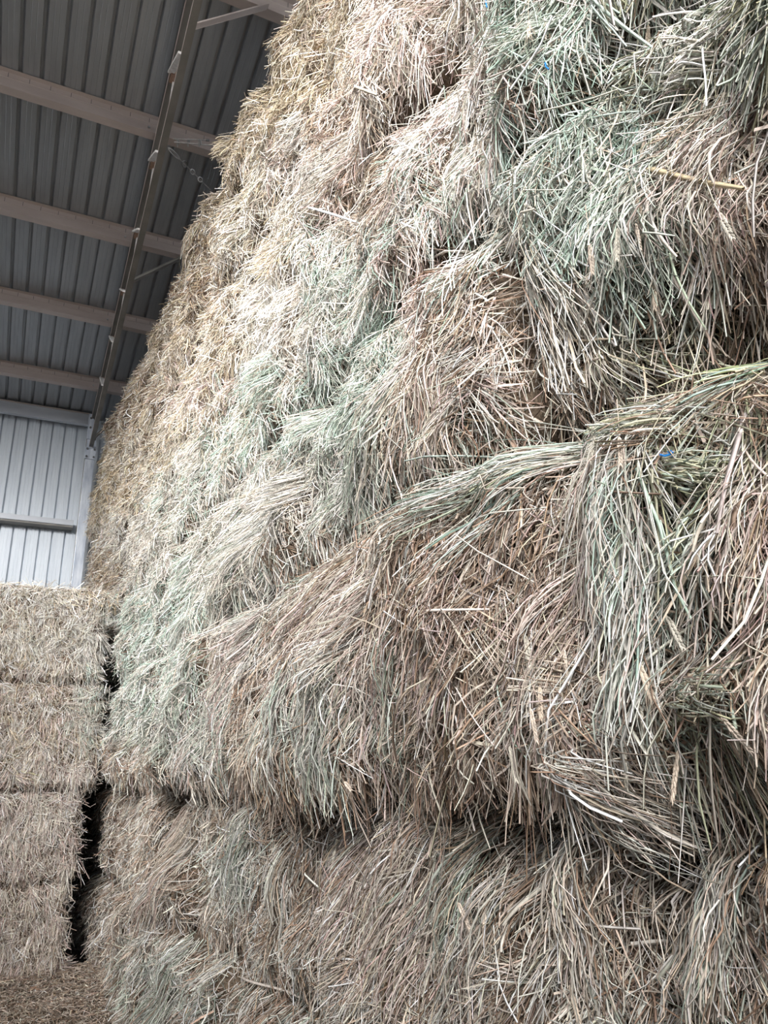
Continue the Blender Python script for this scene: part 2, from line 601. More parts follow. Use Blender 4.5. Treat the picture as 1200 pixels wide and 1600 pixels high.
# where each kind of hay lies, as patches on the stack (seen place, radius, mix); extra brown low down deepens the shade there
FIELD = [
    (520, 60, 70, 'gold tan'), (440, 150, 60, 'gold'), (360, 270, 60, 'gold tan'), (300, 420, 50, 'gold brown'),
    (240, 520, 60, 'gold tan'), (190, 640, 60, 'gold brown'), (165, 760, 50, 'gold'), (160, 880, 40, 'brown gold'),
    (230, 700, 70, 'gold pale'), (330, 600, 60, 'pale pink gold'), (210, 850, 60, 'gray pale'), (420, 330, 70, 'gold pale gray'),
    (530, 180, 50, 'brown tan pink'), (580, 290, 60, 'brown tan'), (470, 250, 60, 'gray pale pink'),
    (620, 60, 80, 'pale pink tan'), (720, 120, 90, 'pale pink white'), (700, 300, 80, 'pale white pink mint'),
    (880, 60, 90, 'mint graygreen pale'), (900, 220, 90, 'mint pale graygreen'), (1050, 70, 90, 'graygreen olive gray'),
    (960, 330, 60, 'graygreen mint'), (1030, 360, 60, 'gray graygreen'), (1130, 200, 70, 'pale tan pink'),
    (1130, 330, 80, 'pink pale tan'), (1160, 440, 60, 'brown pink brown'), (820, 330, 70, 'pale mint white'),
    (560, 420, 80, 'pale mint gray'), (660, 430, 70, 'pale pink brown'), (870, 480, 70, 'pale white tan brown'),
    (1000, 520, 70, 'olive tan graygreen brown'), (1120, 560, 80, 'olive tan brown brown'), (600, 520, 60, 'mint mint pale'),
    (540, 610, 50, 'mint graygreen'), (700, 560, 90, 'pink tan gray brown'), (720, 700, 80, 'tan brown graygreen brown'),
    (440, 500, 70, 'pale white gray'), (400, 640, 70, 'mint mint pale'), (350, 540, 50, 'pale gold'),
    (300, 760, 70, 'pale gray mint'), (450, 760, 70, 'pale gray'), (540, 720, 60, 'graygreen gray'),
    (360, 880, 80, 'pale gray graygreen'), (260, 950, 60, 'mint mint gray'), (230, 1050, 60, 'gray mint'),
    (280, 1120, 60, 'gray graygreen'), (370, 1010, 50, 'pink tan gray'), (460, 870, 60, 'gray graygreen brown brown'),
    (620, 880, 70, 'tan brown brown tan'), (540, 960, 70, 'pink pale brown tan'), (700, 960, 80, 'tan pink brown brown'), (520, 1100, 60, 'gray graygreen pale brown'),
    (600, 1120, 60, 'pink graygreen brown tan'), (430, 1140, 50, 'brown tan brown tan'), (720, 1120, 80, 'brown tan brown tan'), (750, 840, 70, 'brown tan pink brown'),
    (870, 930, 80, 'pink tan brown tan'), (850, 1080, 80, 'pink pale tan brown'), (960, 1080, 70, 'gray graygreen brown tan'), (990, 850, 50, 'mint graygreen brown tan'),
    (900, 600, 60, 'tan pale brown'), (950, 680, 60, 'tan olive gray brown'), (1090, 740, 60, 'olive graygreen brown'), (1150, 800, 60, 'pink tan brown'),
    (1090, 920, 70, 'graygreen tan gray brown'), (1120, 1080, 80, 'olive graygreen brown tan'), (1180, 960, 50, 'brown pink tan brown'),
    (1170, 650, 50, 'tan brown brown'), (250, 1260, 80, 'brown tan gray'), (220, 1400, 80, 'tan gray brown'), (250, 1540, 80, 'graygreen gray brown'),
    (390, 1340, 50, 'graygreen gray'), (450, 1330, 60, 'brown gray brown tan'), (400, 1480, 70, 'gray brown tan'), (440, 1570, 70, 'gray graygreen brown brown'),
    (580, 1330, 70, 'pink pale tan brown'), (640, 1450, 80, 'pink pale tan brown'), (580, 1560, 70, 'tan pale gray brown'), (760, 1350, 60, 'graygreen tan gray brown'),
    (720, 1500, 80, 'tan gray pink brown'), (850, 1380, 70, 'tan gray brown brown'), (930, 1350, 60, 'pale tan gray brown'), (930, 1500, 70, 'tan pale gray brown'),
    (850, 1540, 70, 'brown tan brown tan'), (1080, 1400, 70, 'tan gray pale brown'), (1090, 1530, 70, 'pale gray graygreen brown'), (1170, 1380, 60, 'brown tan gray brown'),
    (1170, 1530, 60, 'tan graygreen brown brown'), (800, 1220, 60, 'brown tan brown tan'), (970, 1250, 60, 'tan brown gray brown'), (1100, 1290, 60, 'gray tan brown tan'),
    (60, 960, 90, 'pale pale white white gold'), (130, 1000, 50, 'pale white gray'), (60, 1100, 80, 'pale white gold pink'), (130, 1110, 40, 'graygreen pale gray'),
    (60, 1300, 90, 'pale pink pale'), (60, 1450, 90, 'tan pink pale'), (60, 1570, 90, 'brown tan'), (120, 1580, 60, 'brown tan'),
]
FX = np.array([[f[0], f[1], f[2]] for f in FIELD], float)
FK = np.array([[KI[f[3].split()[j % len(f[3].split())]] for j in range(12)] for f in FIELD])


def pick_palette(P):
    """palette index for points P (n,3), from the nearest hay patches with some mixing"""
    x, y = project(P)
    x = x + rng.normal(0, 16, len(x))
    y = y + rng.normal(0, 16, len(x))
    best = np.full(len(x), 1e9)
    idx = np.zeros(len(x), int)
    for i in range(len(FX)):
        d = ((x - FX[i, 0]) ** 2 + (y - FX[i, 1]) ** 2) / FX[i, 2] ** 2
        w = d < best
        best[w] = d[w]
        idx[w] = i
    return FK[idx, rng.integers(0, 12, len(x))]


def _h(ix, iy, seed):
    v = (ix.astype(np.int64) * 374761393 + iy.astype(np.int64) * 668265263 + seed * 974711) & 0x7fffffff
    v = ((v ^ (v >> 13)) * 1274126177) & 0x7fffffff
    v = v ^ (v >> 16)
    return (v & 0xffff) / 65535.0


def noise(x, y, seed):
    ix, iy = np.floor(x), np.floor(y)
    fx, fy = x - ix, y - iy
    fx, fy = fx * fx * (3 - 2 * fx), fy * fy * (3 - 2 * fy)
    a, b = _h(ix, iy, seed), _h(ix + 1, iy, seed)
    c, d = _h(ix, iy + 1, seed), _h(ix + 1, iy + 1, seed)
    return (a * (1 - fx) + b * fx) * (1 - fy) + (c * (1 - fx) + d * fx) * fy * 1.0


# hollows where tufts have fallen out of the face: photo point, radius (m), depth (m)
PITS = [(478, 335, .10, .16), (566, 335, .10, .14), (722, 383, .10, .18), (500, 632, .10, .16), (1040, 480, .12, .10), (1165, 470, .14, .12), (830, 660, .06, .06), (183, 985, .2, .22), (184, 1060, .2, .25), (180, 1140, .2, .25), (172, 1220, .16, .16),
        (1000, 40, .10, .10), (860, 690, .08, .08), (505, 1180, .06, .05), (540, 160, .10, .08), (760, 800, .10, .07), (690, 660, .08, .08), (1035, 150, .06, .06),
        (600, 780, .10, .07), (420, 830, .12, .08), (1090, 1000, .08, .08), (480, 1440, .09, .08), (1020, 1480, .07, .10), (340, 1480, .10, .07), (880, 120, .06, .06),
        (1025, 1350, .05, .13), (1030, 1570, .05, .13), (492, 1370, .06, .10), (490, 1540, .06, .12), (1022, 1270, .07, .12), (850, 1275, .10, .10),
        (470, 1255, .10, .10), (345, 1560, .08, .08), (1110, 1180, .07, .08), (1190, 1235, .10, .10)]


class Face:
    """front face of one bale: (s, z) across and up, d outward; maps to the world"""

    def __init__(self, kind, s0, s1, z0, z1, off, seed, rough=1.0, R=0.11, yf=7.6):
        self.kind, self.s0, self.s1, self.z0, self.z1 = kind, s0, s1, z0, z1
        self.off, self.seed, self.rough, self.R, self.yf = off, seed, rough, R, yf
        self.pits = []
        if kind == 'right':
            for px, py, r, dp in PITS:
                a, b = self.hit(px, py)
                if s0 - .2 < a < s1 + .2 and z0 - .2 < b < z1 + .2:
                    self.pits.append((a, b, r, dp))

    def depth(self, s, z):
        e = np.clip(np.minimum(s - self.s0, self.s1 - s) / self.R, 0, 1)
        g = np.clip(np.minimum(z - self.z0, self.z1 - z) / self.R, 0, 1)
        rec = self.R * (0.75 * (1 - e) ** 2 + 0.95 * (1 - g) ** 2)
        k = self.seed
        n = 0.11 * (noise(s * 2.3, z * 1.9, k) - 0.5) + 0.07 * (noise(s * 5.5, z * 4.0, k + 1) - 0.5) \
            + 0.02 * (noise(s * 13, z * 9, k + 2) - 0.5)
        out = n * self.rough - rec
        for a, b, r, dp in self.pits:
            out = out - dp * np.exp(-(((s - a) / r) ** 2 + ((z - b) / (r * .8)) ** 2))
        return out

    def world(self, s, z, d):
        if self.kind == 'right':               # faces -X, s runs along Y
            x = 1.165 - 0.033 * s + 0.022 * (z - 1.6) + self.off - d
            return np.stack([x, s, z], -1)
        return np.stack([s, self.yf + self.off - d, z], -1)   # faces -Y

    def hit(self, x, y):
        """(s, z) where the view ray of a photo point meets the mean face"""
        r = ray(x, y)
        if self.kind == 'right':
            # X0(s,z) = r0*k ; s = r1*k ; z = EYE + r2*k
            k = (1.165 + self.off + 0.022 * (EYE - 1.6)) / (r[0] + 0.033 * r[1] - 0.022 * r[2])
            return r[1] * k, EYE + r[2] * k
        k = (self.yf + self.off) / r[1]
        return r[0] * k, EYE + r[2] * k


def strands_mesh(name, paths, width, cols, tube, taper, roll, outward):
    """paths (n,k,3) -> one mesh of triangular stems or flat blades"""
    n, k, _ = paths.shape
    T = np.empty_like(paths)
    T[:, 1:-1] = paths[:, 2:] - paths[:, :-2]
    T[:, 0] = paths[:, 1] - paths[:, 0]
    T[:, -1] = paths[:, -1] - paths[:, -2]
    T /= np.linalg.norm(T, axis=2, keepdims=True) + 1e-9
    S = np.cross(T, outward[None, None, :] if outward.ndim == 1 else outward)
    S /= np.linalg.norm(S, axis=2, keepdims=True) + 1e-6
    N = np.cross(S, T)
    m = 3 if tube else 2
    tw = np.linspace(0, 1, k)[None, :]
    prof = np.ones((n, k)) * width[:, None] * 0.5
    prof *= 1 - taper[:, None] * np.clip((tw - 0.35) / 0.65, 0, 1) ** 1.5
    V = np.empty((n, k, m, 3), np.float32)
    for j in range(m):
        a = roll[:, None] + (2 * math.pi * j / m)
        V[:, :, j] = paths + (S * np.cos(a)[..., None] + N * np.sin(a)[..., None]) * prof[..., None]
    nv = n * k * m
    base = (np.arange(n) * k * m)[:, None, None]
    i = np.arange(k - 1)[None, :, None]
    if tube:
        j = np.arange(3)[None, None, :]
        j2 = (j + 1) % 3
    else:
        j = np.zeros((1, 1, 1), int)
        j2 = j + 1
    q = np.stack(np.broadcast_arrays(base + i * m + j, base + i * m + j2, base + (i + 1) * m + j2, base + (i + 1) * m + j), -1)
    q = q.reshape(-1, 4).astype(np.int32)
    C = np.ones((n, k * m, 4), np.float32)
    C[:, :, :3] = cols[:, None, :]
    return V.reshape(-1, 3), q, C.reshape(-1, 4)


def merge_to_mesh(name, chunks):
    V = np.concatenate([c[0] for c in chunks])
    off = np.cumsum([0] + [len(c[0]) for c in chunks[:-1]])
    Q = np.concatenate([c[1] + o for c, o in zip(chunks, off)]).astype(np.int32)
    C = np.concatenate([c[2] for c in chunks])
    me = bpy.data.meshes.new(name)
    me.vertices.add(len(V))
    me.vertices.foreach_set('co', V.astype(np.float32).ravel())
    me.loops.add(Q.size)
    me.loops.foreach_set('vertex_index', Q.ravel())
    me.polygons.add(len(Q))
    me.polygons.foreach_set('loop_start', np.arange(0, Q.size, 4, dtype=np.int32))
    me.polygons.foreach_set('use_smooth', np.ones(len(Q), dtype=bool))
    at = me.attributes.new('straw_color', 'FLOAT_COLOR', 'POINT')
    at.data.foreach_set('color', C.astype(np.float32).ravel())
    me.update(calc_edges=True)
    return me


def strand_paths(face, s, z, phi, L, bend, base, lift, tip, k=4, kink=None):
    """stems that lie on the face: phi 0 = hanging down, positive = towards +s"""
    n = len(s)
    ang = phi.copy()
    ss, zz = s.copy(), z.copy()
    P = np.empty((n, k, 3))
    d = None
    for i in range(k):
        t = i / (k - 1)
        h = face.depth(ss, zz)
        d = h if d is None else np.maximum(h, d - 0.02)
        dd = d + base + lift * 4 * t * (1 - t) + tip * t * t
        P[:, i] = face.world(ss, zz, dd)
        seg = L / (k - 1)
        ss = ss + np.sin(ang) * seg
        zz = zz - np.cos(ang) * seg
        ang = ang + bend / (k - 1)
        if kink is not None and i == k // 2 - 1:
            ang = ang + kink
    return P


def colours(pal, n_jit=0.16):
    n = len(pal)
    c = PC[pal, rng.integers(0, 3, n)]
    v = np.exp(rng.normal(-.02, n_jit + .20, (n, 1)))
    g = rng.uniform(0, 1, (n, 1)) ** 3 * .45   # some stems bleached paler
    c = c * v * (1 + rng.normal(0, 0.03, (n, 3)))
    c = c * (1 - g) + np.array([[.80, .77, .71]]) * g
    return np.clip(c, 0.03, 0.9)


OUT = {'right': np.array([-1.0, 0, 0.15]), 'left': np.array([0, -1.0, 0.15])}


def chunk(face, paths, w, cols, tube, taper):
    n = len(w)
    roll = rng.uniform(0, 6.28, n) if tube else rng.normal(0, 0.6, n)
    o = OUT[face.kind]
    return strands_mesh('x', paths, w, cols, tube, taper, roll, np.broadcast_to(o, (1, 1, 3)))


# hero locks: root px, tip px, width px, stems, hay kind, lift, in-plane bend
LOCKS = [
    (955, 690, 830, 1190, 110, 140, 'pink pale', .08, -.2), (930, 760, 790, 1060, 80, 80, 'pink', .05, 0), (915, 830, 850, 1190, 90, 130, 'pink pale pale', .08, 0),
    (870, 900, 790, 1200, 70, 60, 'pink tan', .05, .1), (990, 690, 960, 1180, 80, 90, 'gray', .05, .1), (985, 740, 960, 1000, 50, 60, 'mint white mint', .09, 0),
    (1000, 900, 985, 1200, 80, 80, 'gray graygreen', .05, -.2), (880, 680, 640, 830, 50, 80, 'mint pale graygreen', .05, .3), (860, 700, 730, 880, 40, 40, 'mint pale', .05, .3),
    (845, 390, 920, 600, 80, 120, 'pale white tan', .04, -.2), (830, 540, 900, 660, 50, 70, 'brown tan pale', .04, .5), (905, 480, 935, 620, 40, 40, 'pale tan', .03, .3),
    (960, 270, 930, 420, 80, 80, 'graygreen mint', .04, 0), (1030, 270, 1040, 450, 60, 60, 'gray graygreen', .05, 0), (1130, 220, 1090, 400, 100, 60, 'pale pink', .05, 0),
    (1170, 330, 1150, 480, 60, 50, 'brown pink', .04, 0), (735, 240, 685, 365, 90, 110, 'pale mint white', .05, 0), (790, 250, 750, 360, 60, 60, 'pale white', .04, 0),
    (560, 200, 480, 330, 60, 80, 'gray pale', .04, .1), (470, 180, 395, 250, 50, 70, 'gray', .03, .4), (620, 250, 560, 340, 60, 60, 'tan brown', .03, .1),
    (610, 470, 520, 620, 70, 80, 'mint', .05, .2), (640, 560, 560, 800, 80, 80, 'graygreen pale', .04, .1), (700, 560, 690, 760, 110, 80, 'tan pink', .04, 0),
    (740, 620, 680, 760, 60, 50, 'pink pale', .04, 0), (440, 560, 340, 700, 55, 130, 'mint mint pale', .05, .3), (490, 640, 370, 770, 55, 110, 'mint pale', .05, .3),
    (480, 740, 370, 870, 60, 100, 'pale gray', .04, .2), (420, 790, 320, 950, 70, 90, 'gray pale', .04, .2), (500, 820, 440, 960, 60, 60, 'gray graygreen', .04, .1),
    (310, 870, 210, 1000, 55, 120, 'mint mint gray', .05, .3), (300, 960, 220, 1080, 50, 80, 'gray mint', .04, .2), (330, 690, 250, 830, 60, 100, 'pale gray', .04, .2),
    (570, 870, 480, 1010, 70, 80, 'pink pale', .05, .1), (610, 890, 450, 1050, 45, 60, 'pink pale', .06, .1), (570, 990, 435, 1045, 45, 80, 'pale white', .08, .2),
    (485, 1040, 470, 1230, 40, 70, 'gray graygreen', .05, 0), (545, 1030, 520, 1245, 80, 110, 'graygreen gray', .06, 0), (590, 1010, 560, 1200, 70, 70, 'pink pale', .06, 0),
    (650, 1000, 610, 1200, 60, 60, 'graygreen tan', .05, 0), (690, 1020, 660, 1200, 60, 50, 'tan pink', .04, 0), (415, 940, 335, 1050, 40, 60, 'pink gray', .04, .2),
    (390, 1040, 350, 1225, 60, 80, 'graygreen pink', .05, .1), (440, 1050, 425, 1245, 60, 70, 'brown tan', .04, 0), (330, 1070, 270, 1200, 60, 80, 'gray pink', .04, .1),
    (610, 1260, 510, 1480, 90, 130, 'pink pale', .05, .1), (545, 1290, 490, 1480, 50, 60, 'pale white gray', .05, 0), (690, 1280, 620, 1490, 90, 120, 'pink pale tan', .05, 0),
    (700, 1340, 630, 1560, 80, 90, 'pink tan', .05, 0), (765, 1300, 690, 1510, 80, 90, 'graygreen tan', .05, 0), (800, 1380, 760, 1560, 70, 70, 'tan gray', .04, 0),
    (425, 1255, 375, 1450, 50, 80, 'graygreen gray', .06, .1), (480, 1290, 440, 1480, 50, 60, 'tan gray', .04, 0), (310, 1250, 200, 1370, 80, 100, 'tan pink', .05, .1),
    (270, 1370, 180, 1480, 70, 100, 'tan pink gray', .05, .1), (280, 1490, 180, 1600, 60, 120, 'graygreen gray', .06, .1), (370, 1400, 320, 1560, 60, 80, 'tan gray', .04, 0),
    (860, 1205, 1000, 1320, 80, 150, 'pale tan gray', .09, -.3), (930, 1230, 1010, 1400, 60, 70, 'tan brown gray', .04, -.2), (920, 1310, 950, 1570, 80, 100, 'pale tan', .05, 0),
    (1085, 1270, 1070, 1600, 70, 70, 'pale gray', .05, 0), (1060, 1350, 1045, 1600, 40, 40, 'tan gray', .05, 0), (1120, 1290, 1160, 1560, 60, 50, 'tan gray', .05, 0),
    (1100, 1380, 1110, 1600, 60, 60, 'graygreen pale', .05, 0), (1135, 700, 1140, 900, 40, 50, 'pink pale', .04, 0), (1040, 735, 1130, 742, 50, 60, 'olive graygreen', .03, 0),
    (1050, 1090, 1190, 1105, 70, 60, 'olive graygreen', .04, 0), (1080, 790, 1060, 910, 50, 40, 'graygreen olive', .04, 0), (1200, 505, 1040, 590, 30, 16, 'mint lime', .07, .2),
    (1170, 760, 1180, 980, 50, 50, 'tan brown pink', .04, 0), (940, 550, 1050, 600, 60, 50, 'olive pale', .04, .3), (1030, 640, 940, 690, 60, 50, 'graygreen olive', .04, .2),
    (290, 560, 250, 660, 50, 80, 'gold pale', .04, .1), (250, 640, 200, 760, 50, 90, 'gold pale', .04, .1), (200, 720, 165, 850, 40, 90, 'gold gray', .04, .1),
    (420, 100, 350, 200, 50, 80, 'gold', .04, .2), (380, 220, 330, 330, 40, 80, 'gold', .05, .2), (530, 60, 480, 150, 60, 70, 'gold pale', .04, .1),
    (330, 340, 300, 450, 50, 80, 'gold pale', .04, .1), (420, 380, 340, 480, 50, 90, 'pale gold', .04, .1),
    (900, 40, 860, 130, 60, 50, 'graygreen', .04, 0), (1010, 20, 990, 120, 60, 40, 'mint gray', .04, 0), (1120, 100, 1040, 150, 60, 50, 'gray pale', .05, .2),
]
# single stems lying on the outside
SINGLES = [
    (1045, 277, 1205, 322, 12, 'gold'), (655, 1080, 735, 962, 7, 'pale'), (735, 960, 800, 955, 7, 'pale'), (860, 527, 965, 540, 7, 'gold'),
    (1138, 640, 1130, 835, 15, 'white'), (1165, 530, 1175, 640, 12, 'mint'), (1015, 735, 1075, 970, 9, 'mint'), (965, 840, 945, 970, 8, 'pale'),
    (1105, 1263, 1200, 1312, 9, 'white'), (1152, 1238, 1200, 1280, 8, 'white'), (945, 1312, 1018, 1272, 8, 'pale'), (870, 1418, 1015, 1465, 8, 'pale'),
    (540, 1310, 540, 1400, 7, 'white'), (500, 1352, 535, 1415, 6, 'white'), (985, 1475, 1030, 1472, 12, 'white'), (985, 1330, 1010, 1340, 6, 'white'),
    (815, 1280, 850, 1330, 8, 'pale'), (850, 1325, 880, 1365, 8, 'pale'), (880, 1370, 830, 1440, 10, 'pale'), (830, 1440, 835, 1480, 8, 'pale'),
    (1180, 1350, 1165, 1460, 7, 'mint'), (1165, 1460, 1155, 1530, 7, 'mint'), (1070, 1400, 1150, 1530, 9, 'graygreen'), (930, 720, 965, 780, 5, 'gold'),
    (640, 630, 600, 760, 6, 'pale'), (600, 760, 640, 830, 6, 'pale'), (680, 620, 620, 680, 6, 'pale'), (980, 130, 900, 0, 6, 'mint'),
    (960, 10, 1025, 90, 8, 'mint'), (970, 260, 965, 400, 6, 'white'), (1050, 420, 1080, 530, 7, 'pale'), (1050, 330, 1080, 410, 8, 'pale'),
    (760, 1430, 620, 1480, 6, 'pale'), (620, 1330, 660, 1325, 7, 'white'), (680, 1290, 745, 1295, 6, 'pale'), (610, 1370, 670, 1355, 6, 'gold'),
    (450, 1240, 480, 1250, 5, 'white'), (360, 1530, 440, 1550, 5, 'pale'), (690, 1200, 740, 1140, 6, 'gold'), (685, 1220, 720, 1330, 6, 'pale'),
    (1080, 400, 1010, 430, 5, 'pale'), (500, 330, 560, 345, 6, 'white'), (580, 145, 630, 165, 8, 'gold'), (720, 380, 640, 400, 7, 'white'),
    (1000, 850, 1010, 990, 6, 'pale'), (1095, 850, 1100, 1000, 7, 'tan'), (1110, 1010, 1190, 960, 7, 'brown'), (1030, 1400, 1045, 1500, 7, 'brown'),
    (925, 960, 820, 1150, 6, 'pale'), (800, 1040, 770, 1150, 6, 'pale'), (845, 1230, 800, 1290, 6, 'pale'), (790, 1060, 815, 1190, 5, 'mint'),
]

# seed heads: where, hanging angle on the photo (degrees from straight down, + = to the right)
HEADS = [(1033, 433, 5), (1017, 375, 8), (1044, 367, -4), (1033, 325, -6), (1160, 346, -14), (967, 396, 4), (1002, 33, 18), (1033, 33, -30), (896, 50, 3), (885, 60, -4),
         (967, 675, 20), (994, 687, -5), (762, 767, 5), (967, 925, 8), (921, 900, -12), (896, 917, -25), (837, 992, -18), (875, 1012, -10), (1000, 962, 35), (1042, 962, -30),
         (987, 1033, 60), (1021, 1037, -25), (1008, 1071, -12), (958, 1075, 4), (925, 1054, -28), (814, 1166, -14), (862, 1106, -8), (859, 1072, -4), (986, 1072, 0),
         (960, 1151, -10), (937, 1162, -5), (990, 1159, 8), (1170, 1121, -40), (1057, 1174, 12), (761, 1406, -45), (797, 1421, 5), (922, 1534, -30), (1147, 1519, 35),
         (550, 1221, -70), (558, 1462, 60), (721, 1517, -15), (762, 1404, -50), (687, 1425, -10), (700, 1458, 8), (667, 1583, -6), (540, 470, -10), (600, 130, -20)]


def head_mesh(name, seed, tint):
    """a hanging ear: two rows of overlapping grains with long awns, tip towards -Z, 9 cm"""
    r = random.Random(seed)
    V, Fc, Cc = [], [], []

    def grain(c, ax, ln, wd, col):
        ax = Vector(ax).normalized()
        s = ax.orthogonal().normalized()
        k = ax.cross(s)
        b = len(V)
        V.append(tuple(Vector(c) - ax * ln / 2))
        for t, rr in ((-0.2, 1.0), (0.15, 0.85)):
            for j in range(5):
                a = j * 2 * math.pi / 5
                V.append(tuple(Vector(c) + ax * ln * t + (s * math.cos(a) + k * math.sin(a)) * wd / 2 * rr))
        V.append(tuple(Vector(c) + ax * ln / 2))
        Cc.extend([col] * 12)
        for j in range(5):
            j2 = (j + 1) % 5
            Fc.append((b, b + 1 + j2, b + 1 + j))
            Fc.append((b + 1 + j, b + 1 + j2, b + 6 + j2, b + 6 + j))
            Fc.append((b + 6 + j, b + 6 + j2, b + 11))

    def hair(a, b_, w, col):
        a, b_ = Vector(a), Vector(b_)
        t = (b_ - a).normalized()
        s = t.cross(Vector((0.3, 1, 0.2))).normalized()
        k = len(V)
        mid = (a + b_) / 2 + Vector((r.uniform(-1, 1), r.uniform(-1, 1), 0)) * 0.003
        for p, ww in ((a, w), (mid, w * 0.7), (b_, w * 0.25)):
            V.append(tuple(p - s * ww / 2))
            V.append(tuple(p + s * ww / 2))
        Cc.extend([col] * 6)
        Fc.append((k, k + 1, k + 3, k + 2))
        Fc.append((k + 2, k + 3, k + 5, k + 4))

    for i in range(9):
        z = -0.005 - i * 0.0085
        for sg in (-1, 1):
            j = r.uniform(0.85, 1.15)
            col = tuple(c * j for c in tint) + (1,)
            g = 0.45 + 0.55 * math.sin(math.pi * (0.18 + 0.74 * i / 8))
            c = (sg * 0.0036 * g, r.uniform(-0.001, 0.001), z - (0.004 if sg > 0 else 0))
            grain(c, (sg * 0.36, r.uniform(-.1, .1), -1), 0.0150, 0.0058 * g, col)
            if i > 0:
                hair((c[0] * 1.5, c[1], c[2] - 0.006),
                     (c[0] * 1.5 + sg * r.uniform(0.006, 0.022), r.uniform(-0.012, 0.012), c[2] - r.uniform(0.045, 0.075)), 0.0011, col)
    hair((0, 0, 0.10), (0, 0, 0), 0.004, tuple(tint) + (1,))
    hair((0, 0, 0), (0, 0, -0.08), 0.003, tuple(tint) + (1,))
    me = bpy.data.meshes.new(name)
    me.from_pydata(V, [], Fc)
    at = me.attributes.new('straw_color', 'FLOAT_COLOR', 'POINT')
    at.data.foreach_set('color', np.array(Cc, np.float32).ravel())
    me.materials.append(M['head'])
    me.update()
    return me


HEAD_ME = [head_mesh('seed_head', 3, (0.66, 0.55, 0.44)), head_mesh('seed_head', 4, (0.56, 0.52, 0.44)), head_mesh('seed_head', 5, (0.70, 0.59, 0.49))]


def hull_mesh(face, name, depth_back):
    near = abs(face.s0) < 4.5 or face.kind == 'left'
    st = 0.022 if near else 0.035
    nu = max(8, int((face.s1 - face.s0) / st))
    nv = max(8, int((face.z1 - face.z0) / st))
    s, z = np.meshgrid(np.linspace(face.s0, face.s1, nu + 1), np.linspace(face.z0, face.z1, nv + 1), indexing='ij')
    d = face.depth(s, z) - 0.028
    jit = 0.012 * (noise(s * 60, z * 45, face.seed + 9) - 0.5)
    P = face.world(s, z, d + jit).reshape(-1, 3)
    n = (nu + 1) * (nv + 1)

    def idx(i, j):
        return i * (nv + 1) + j
    faces = [(idx(i, j), idx(i, j + 1), idx(i + 1, j + 1), idx(i + 1, j)) for i in range(nu) for j in range(nv)]
    border = [idx(i, 0) for i in range(nu + 1)] + [idx(nu, j) for j in range(1, nv + 1)] + \
             [idx(i, nv) for i in range(nu - 1, -1, -1)] + [idx(0, j) for j in range(nv - 1, 0, -1)]
    sb = s.reshape(-1)[border]
    zb = z.reshape(-1)[border]
    B = face.world(sb, zb, np.full(len(border), -depth_back))
    V = np.concatenate([P, B])
    m = len(border)
    for a in range(m):
        b = (a + 1) % m
        faces.append((border[a], border[b], n + b, n + a))
    faces.append(tuple(n + a for a in range(m)))
    me = bpy.data.meshes.new(name)
    me.from_pydata(V.tolist(), [], faces)
    me.update()
    bm = bmesh.new()
    bm.from_mesh(me)
    bmesh.ops.recalc_face_normals(bm, faces=bm.faces)
    bm.to_mesh(me)
    bm.free()
    return me


NSTRAW = [0]


